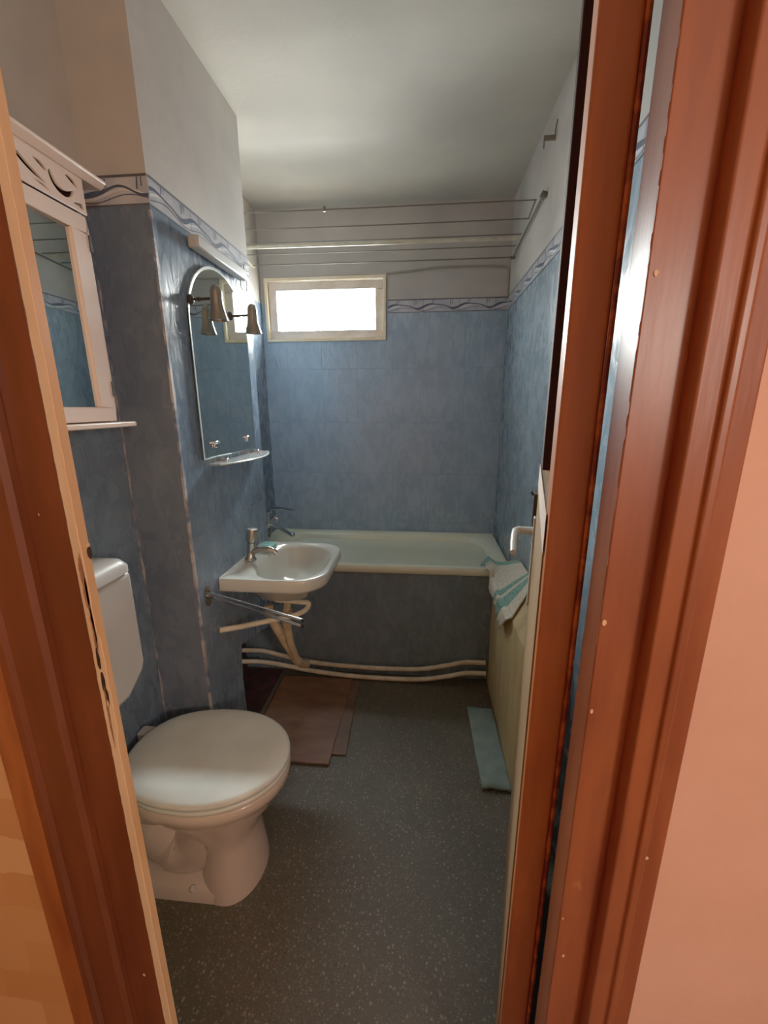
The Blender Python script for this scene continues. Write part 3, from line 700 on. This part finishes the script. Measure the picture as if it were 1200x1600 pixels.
b = MB(); b.lathe([(.03, 0), (.03, .003), (.018, .002), (0, .001)], (TX0+.30, (TY0+TY1)/2, TZ-.3845), (0, 0, 1), 18); b.build('drain', CHROME, tub, smooth=True)
b = MB(); b.box(XREC+.002, .452, 2.042, 2.075, .0, TZ-.043)
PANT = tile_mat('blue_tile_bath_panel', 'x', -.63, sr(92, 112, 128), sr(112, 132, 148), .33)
b.build('bath_panel', PANT, tub)

# bath mixer with hand shower
mx = thing('bath_mixer', 'chrome bath mixer with hand shower at the tap end of the bathtub', 'faucet', (XREC, 2.33, .77))
ym, zm = 2.33, .765
b = MB(); b.tube([(XREC+.07, ym-.10, zm), (XREC+.07, ym+.10, zm)], .019, 16)
for s in (-1, 1): b.tube([(XREC+.001, ym+s*.075, zm), (XREC+.07, ym+s*.075, zm)], [.024, .015], 14)
b.build('body', CHROME, mx, smooth=True)
for s in (-1, 1):
    b = MB(); b.lathe([(.012, 0), (.024, .006), (.025, .03), (.018, .038), (0, .04)], (XREC+.07, ym+s*.098, zm), (0, s, 0), 12); b.build('knob', CHROME, mx, smooth=True)
b = MB(); b.tube(bez([(XREC+.07, ym, zm), (XREC+.13, ym-.02, zm-.006), (XREC+.20, ym-.06, zm-.022), (XREC+.235, ym-.09, zm-.028)], 6), .0105, 12)
b.lathe([(.0, -.016), (.012, -.011), (.016, 0), (.012, .011), (0, .016)], (XREC+.248, ym-.10, zm-.028), (.9, -.4, 0), 16); b.build('spout', CHROME, mx, smooth=True)
b = MB(); b.tube([(XREC+.07, ym, zm+.01), (XREC+.07, ym, zm+.075)], .010, 12); b.tube([(XREC+.045, ym, zm+.075), (XREC+.095, ym, zm+.083)], .013, 12); b.build('cradle', CHROME, mx, smooth=True)
b = MB(); b.tube(bez([(XREC+.02, ym, zm+.085), (XREC+.09, ym-.01, zm+.10), (XREC+.17, ym-.03, zm+.108), (XREC+.245, ym-.05, zm+.104)], 6), [.010]*6+[.011]*6+[.009]*7, 12)
b.lathe([(.012, 0), (.032, .014), (.034, .02), (0, .021)], (XREC+.04, ym, zm+.088), (-.2, 0, -1), 18); b.build('hand_shower', CHROME, mx, smooth=True)
b = MB(); b.tube(bez([(XREC+.05, ym+.02, zm+.07), (XREC+.035, ym+.05, zm), (XREC+.04, ym+.06, zm-.08), (XREC+.06, ym+.04, zm-.085), (XREC+.075, ym+.03, zm-.02)], 8), .006, 10); b.build('hose', DULLCH, mx, smooth=True)

# floor pipes running along the bath panel
b = MB(); b.tube(bez([(-.96, 1.94, .168), (-.86, 1.98, .145), (-.74, 1.995, .108), (-.58, 2.0, .075), (-.38, 2.005, .060), (-.18, 2.005, .058), (0, 2.005, .066), (.14, 2.005, .096), (.24, 2.005, .122), (.345, 2.005, .124)], 6), .012, 12)
tag(b.build('water_pipe', PIPE, smooth=True), 'upper of two cream pipes sagging along the bath panel', 'pipe', 'pipes along the bath panel')
b = MB(); b.tube(bez([(-.96, 1.90, .125), (-.86, 1.945, .10), (-.74, 1.965, .072), (-.58, 1.97, .043), (-.38, 1.975, .022), (-.18, 1.975, .018), (0, 1.975, .024), (.14, 1.975, .05), (.24, 1.975, .076), (.345, 1.975, .080)], 6), .012, 12)
tag(b.build('water_pipe', PIPE, smooth=True), 'lower of two cream pipes, resting on the floor along the bath panel', 'pipe', 'pipes along the bath panel')

# ------------------------------------------------------------------ ceiling clothes rack, curtain rod, cable, hook
rack = thing('clothes_drying_rack', 'wall-mounted drying rack of thin wires below the ceiling', 'drying rack', (-.25, 2.25, 2.22))
WY = [(2.03, 2.262), (2.14, 2.236), (2.30, 2.232), (2.42, 2.222), (2.535, 2.205)]
for y, z in WY:
    b = MB(); b.tube([(XREC+.004, y, z+.004), (-.3, y, z), (XR-.022, y, z)], .0028 if y < 2.5 else .0036, 8); b.build('wire', WIRE, rack, smooth=True)
b = MB(); b.tube([(XR-.012, 1.965, 2.252), (XR-.012, 2.56, 2.205)], .0045, 8); b.tube([(XR-.003, 1.96, 2.245), (XR-.022, 1.96, 2.255)], [.016, .012], 14)
b.tube([(XR-.026, 2.03, 2.262), (XR-.026, 2.14, 2.238)], .004, 8); b.tube([(XR-.001, 2.54, 2.205), (XR-.026, 2.54, 2.205)], .008, 8)
b.build('bracket', WIRE, rack, smooth=True)
b = MB(); b.tube([(XREC+.006, 1.95, 2.254), (XREC+.006, 2.56, 2.208)], .008, 8); b.build('bracket', PIPE, rack, smooth=True)
b = MB(); b.tube([(-.445, 2.03, 2.255), (-.445, 2.03, 2.274)], .006, 8); b.build('wire_knot', WIRE, rack, smooth=True)
b = MB(); b.tube([(XREC+.003, 2.365, 2.243), (XR-.024, 2.365, 2.236)], .0085, 14)
tag(b.build('curtain_rod', PIPE, smooth=True), 'cream shower curtain rod among the drying wires', 'curtain rod')
b = MB(); b.tube(bez([(WX1+.006, YB-.006, 2.180), (-.10, YB-.006, 2.187), (.04, YB-.006, 2.201), (.2, YB-.006, 2.203), (.38, YB-.006, 2.199), (.44, YB-.007, 2.190), (.452, YB-.008, 2.15), (.453, YB-.008, 2.05)], 6), .006, 8)
tag(b.build('wall_cable', M('dusty_cable', sr(150, 142, 126), .7)), 'dusty cable running right from the window to the corner', 'cable')
b = MB(); b.box(XR-.042, XR-.001, 1.890, 1.896, 2.396, 2.412); b.tube([(XR-.003, 1.893, 2.40), (XR-.003, 1.89, 2.43), (XR-.003, 1.872, 2.45)], .0022, 8); b.tube([(XR-.040, 1.893, 2.405), (XR-.040, 1.893, 2.372)], .0028, 8)
tag(b.build('wall_hook', M('bare_metal_hook', sr(120, 112, 98), .6, .3)), 'small metal hook high on the right wall near the ceiling', 'hook')

# ------------------------------------------------------------------ right side: beige boxing, towel, cloths
BX = .362
bx = thing('boxing_cabinet', 'narrow beige fibreboard boxing along the right wall', 'cabinet', (.41, 1.7, 0))
def ztop(x): return .618+(x-BX)*1.35
b = MB()
b.prism([(BX, 0.0), (XR-.002, 0.0), (XR-.002, ztop(XR-.002)), (BX, ztop(BX))], lambda x, z, h: (x, h, z), 1.20, 1.84)
b.box(BX, XR-.002, 1.84, 2.025, 0, .612)
b.build('carcass', BEIGE, bx, bevel=.003)
b = MB(); b.box(BX-.004, BX, 1.798, 1.816, .085, .125); b.build('latch', PLASW, bx, bevel=.001)
def towel_mat():
    m, nt, p = nt_new('striped_towel'); g = G(nt)
    tc = g.n('ShaderNodeUVMap'); sx = g.n('ShaderNodeSeparateXYZ'); nt.links.new(tc.outputs[0], sx.inputs[0]); v = sx.outputs[1]; u = sx.outputs[0]
    wob = g.m('ADD', v, g.m('MULTIPLY', g.noise(g.vec(u, v), 9.0), .03))
    def band(a, c): return g.m('MULTIPLY', g.m('GREATER_THAN', wob, a), g.m('LESS_THAN', wob, c))
    k = g.m('MAXIMUM', band(.03, .13), g.m('MAXIMUM', band(.60, .675), band(.72, .86)))
    n = g.noise(g.vec(u, v), 26.0, 4.0)
    base = g.mix(g.ramp(n, .35, .65), sr(196, 190, 172), sr(222, 216, 198))
    base = g.mix(g.m('MULTIPLY', k, g.ramp(n, .3, .62, .45, 1.0)), base, sr(66, 150, 140))
    g.put(p.inputs['Base Color'], base); p.inputs['Roughness'].default_value = .95
    g.put(p.inputs['Normal'], g.bump(g.noise(g.vec(u, v), 160.0, 2.0), .5, .004))
    return m
# towel: grid across the sloped top (u: wall -> over the front edge), v: far -> near
NU, NV = 24, 44; rows = []
for j in range(NV+1):
    v = j/NV; row = []
    hang = .050+.010*math.sin(v*6)+.062*v**3
    for i in range(NU+1):
        u = i/NU; top = .105; tot = top+hang; s = u*tot; fr_ = min(1, s/top)
        y = (1.87-.25*v)*(1-fr_)+(2.20-.65*v)*fr_
        wr = .004*math.sin(v*31+u*5)*u+.003*math.sin(v*17-u*9)
        if s < top: x = XR-.006-s*.95; z = ztop(x)+.010+wr*.5
        else:
            q = s-top; h = q/hang
            x = BX-.010-.008*math.sin(min(q/.02, 1)*PI/2)-abs(wr)-.006*math.sin(v*40)**2*h; z = ztop(BX)+.010-q
            y += h*.11*max(0, (v-.45)/.55)
        if y > 1.99:
            k_ = min(1, (y-1.99)/.03)
            if s < top: z = max(z, TZ+.010) if y > 2.0 else z
            else: x -= .014*k_; z = max(z, TZ+.009 if y < 2.09 else TZ-.065)
        row.append((min(x, XR-.006), y, z))
    rows.append(row)
me = bpy.data.meshes.new('striped_towel'); vs = [p for r_ in rows for p in r_]; n1 = NU+1
me.from_pydata(vs, [], [(j*n1+i, j*n1+i+1, (j+1)*n1+i+1, (j+1)*n1+i) for j in range(NV) for i in range(NU)])
uv = me.uv_layers.new(name='UVMap')
for poly in me.polygons:
    for li in poly.loop_indices:
        vi = me.loops[li].vertex_index; uv.data[li].uv = ((vi % n1)/NU, (vi//n1)/NV)
    poly.use_smooth = True
me.materials.append(towel_mat())
tw = bpy.data.objects.new('towel', me); C.objects.link(tw)
q = tw.modifiers.new('t', 'SOLIDIFY'); q.thickness = .005; q.offset = 1
tag(tw, 'off-white towel with turquoise bands draped over the beige boxing', 'towel')
# floor cloths / boards
b = MB(); NX, NY = 10, 16; g_ = []
for j in range(NY+1):
    for i in range(NX+1):
        u, v = i/NX, j/NY; x = .236+(.118)*u+.012*(1-v)*1; y = 1.345+.455*v
        z = .006+.004*math.sin(v*9+u*2)+.005*(math.sin(u*4+.7) if v < .12 else 0)+(.006*(1-v*8)*math.sin(u*6)**2 if v < .12 else 0)
        g_.append((x, y, max(z, .0015)+.006))
n1 = NX+1
b.add(g_, [(j*n1+i, j*n1+i+1, (j+1)*n1+i+1, (j+1)*n1+i) for j in range(NY) for i in range(NX)])
o = b.build('floor_cloth', TEALC, smooth=True); q = o.modifiers.new('t', 'SOLIDIFY'); q.thickness = .012; q.offset = -1
tag(o, 'folded pale teal cloth lying on the floor by the beige boxing', 'cloth')
b = MB(); b.prism([(-.735, 1.40), (-.368, 1.40), (-.362, 1.96), (-.74, 1.96)], XY, .008, .014)
tag(b.build('hardboard_sheet', BROWNB, bevel=.001), 'brown hardboard sheet on the floor below the washbasin', 'board')
b = MB(); b.prism([(-.56, 1.46), (-.306, 1.46), (-.322, 1.952), (-.56, 1.952)], XY, .0005, .0075)
tag(b.build('hardboard_sheet', BROWNB2, bevel=.001), 'lower brown board sticking out to the right under the top sheet', 'board')

# ------------------------------------------------------------------ light
w = bpy.data.worlds.new('World'); bpy.context.scene.world = w; w.use_nodes = True
bg = w.node_tree.nodes['Background']; g = G(w.node_tree)
tc = g.n('ShaderNodeTexCoord'); sx = g.n('ShaderNodeSeparateXYZ'); w.node_tree.links.new(tc.outputs['Generated'], sx.inputs[0])
bg.inputs[0].default_value = (.95, 1.0, 1.0, 1)
g.put(bg.inputs[1], g.ramp(sx.outputs[2], -.12, .25, 68.0, 225.0))      # bright sky above, dimmer ground below
def area(name, loc, rot, sx, sy, e, col, portal=False):
    l = bpy.data.lights.new(name, 'AREA'); l.shape = 'RECTANGLE'; l.size = sx; l.size_y = sy; l.energy = e; l.color = col
    if portal: l.cycles.is_portal = True
    o = bpy.data.objects.new(name, l); C.objects.link(o); o.location = loc; o.rotation_euler = rot
    return o
area('window_portal', ((WX0+WX1)/2, YB+.10, (WZ0+WZ1)/2), (-PI/2, 0, 0), .68, .32, 1, (1, 1, 1), True)
def lamp(name, loc, e, col, rad):
    l = bpy.data.lights.new(name, 'POINT'); l.energy = e; l.color = col; l.shadow_soft_size = rad
    o = bpy.data.objects.new(name, l); C.objects.link(o); o.location = loc
    return o
lamp('hall_lamp', (.95, -.9, 1.68), 24.0, (1.0, .87, .73), .12)

# ------------------------------------------------------------------ camera
cam = bpy.data.cameras.new('camera'); co = bpy.data.objects.new('camera', cam); C.objects.link(co)
cam.sensor_fit = 'HORIZONTAL'; cam.sensor_width = 36.0; cam.lens = 657.0/1200*36; cam.clip_start = .02
def norm(v): return Vector(v).normalized()
Yd = norm((64, -167, 657)); d = norm((math.sin(-.0195), math.cos(-.0195), 0)); Zd = norm(d-Yd*d.dot(Yd)); Xd = Zd.cross(Yd)
# rows: world axes in camera axes (x right, y down, z forward)
Rw = [Xd, Yd, -Zd]
right = Vector([r_[0] for r_ in Rw]); up = -Vector([r_[1] for r_ in Rw]); back = -Vector([r_[2] for r_ in Rw])
co.matrix_world = Matrix(((right[0], up[0], back[0], 0), (right[1], up[1], back[1], 0), (right[2], up[2], back[2], 1.45), (0, 0, 0, 1)))
bpy.context.scene.camera = co
vs_ = bpy.context.scene.view_settings; vs_.view_transform = 'Standard'; vs_.look = 'None'; vs_.exposure = 0.0; vs_.gamma = 1.34
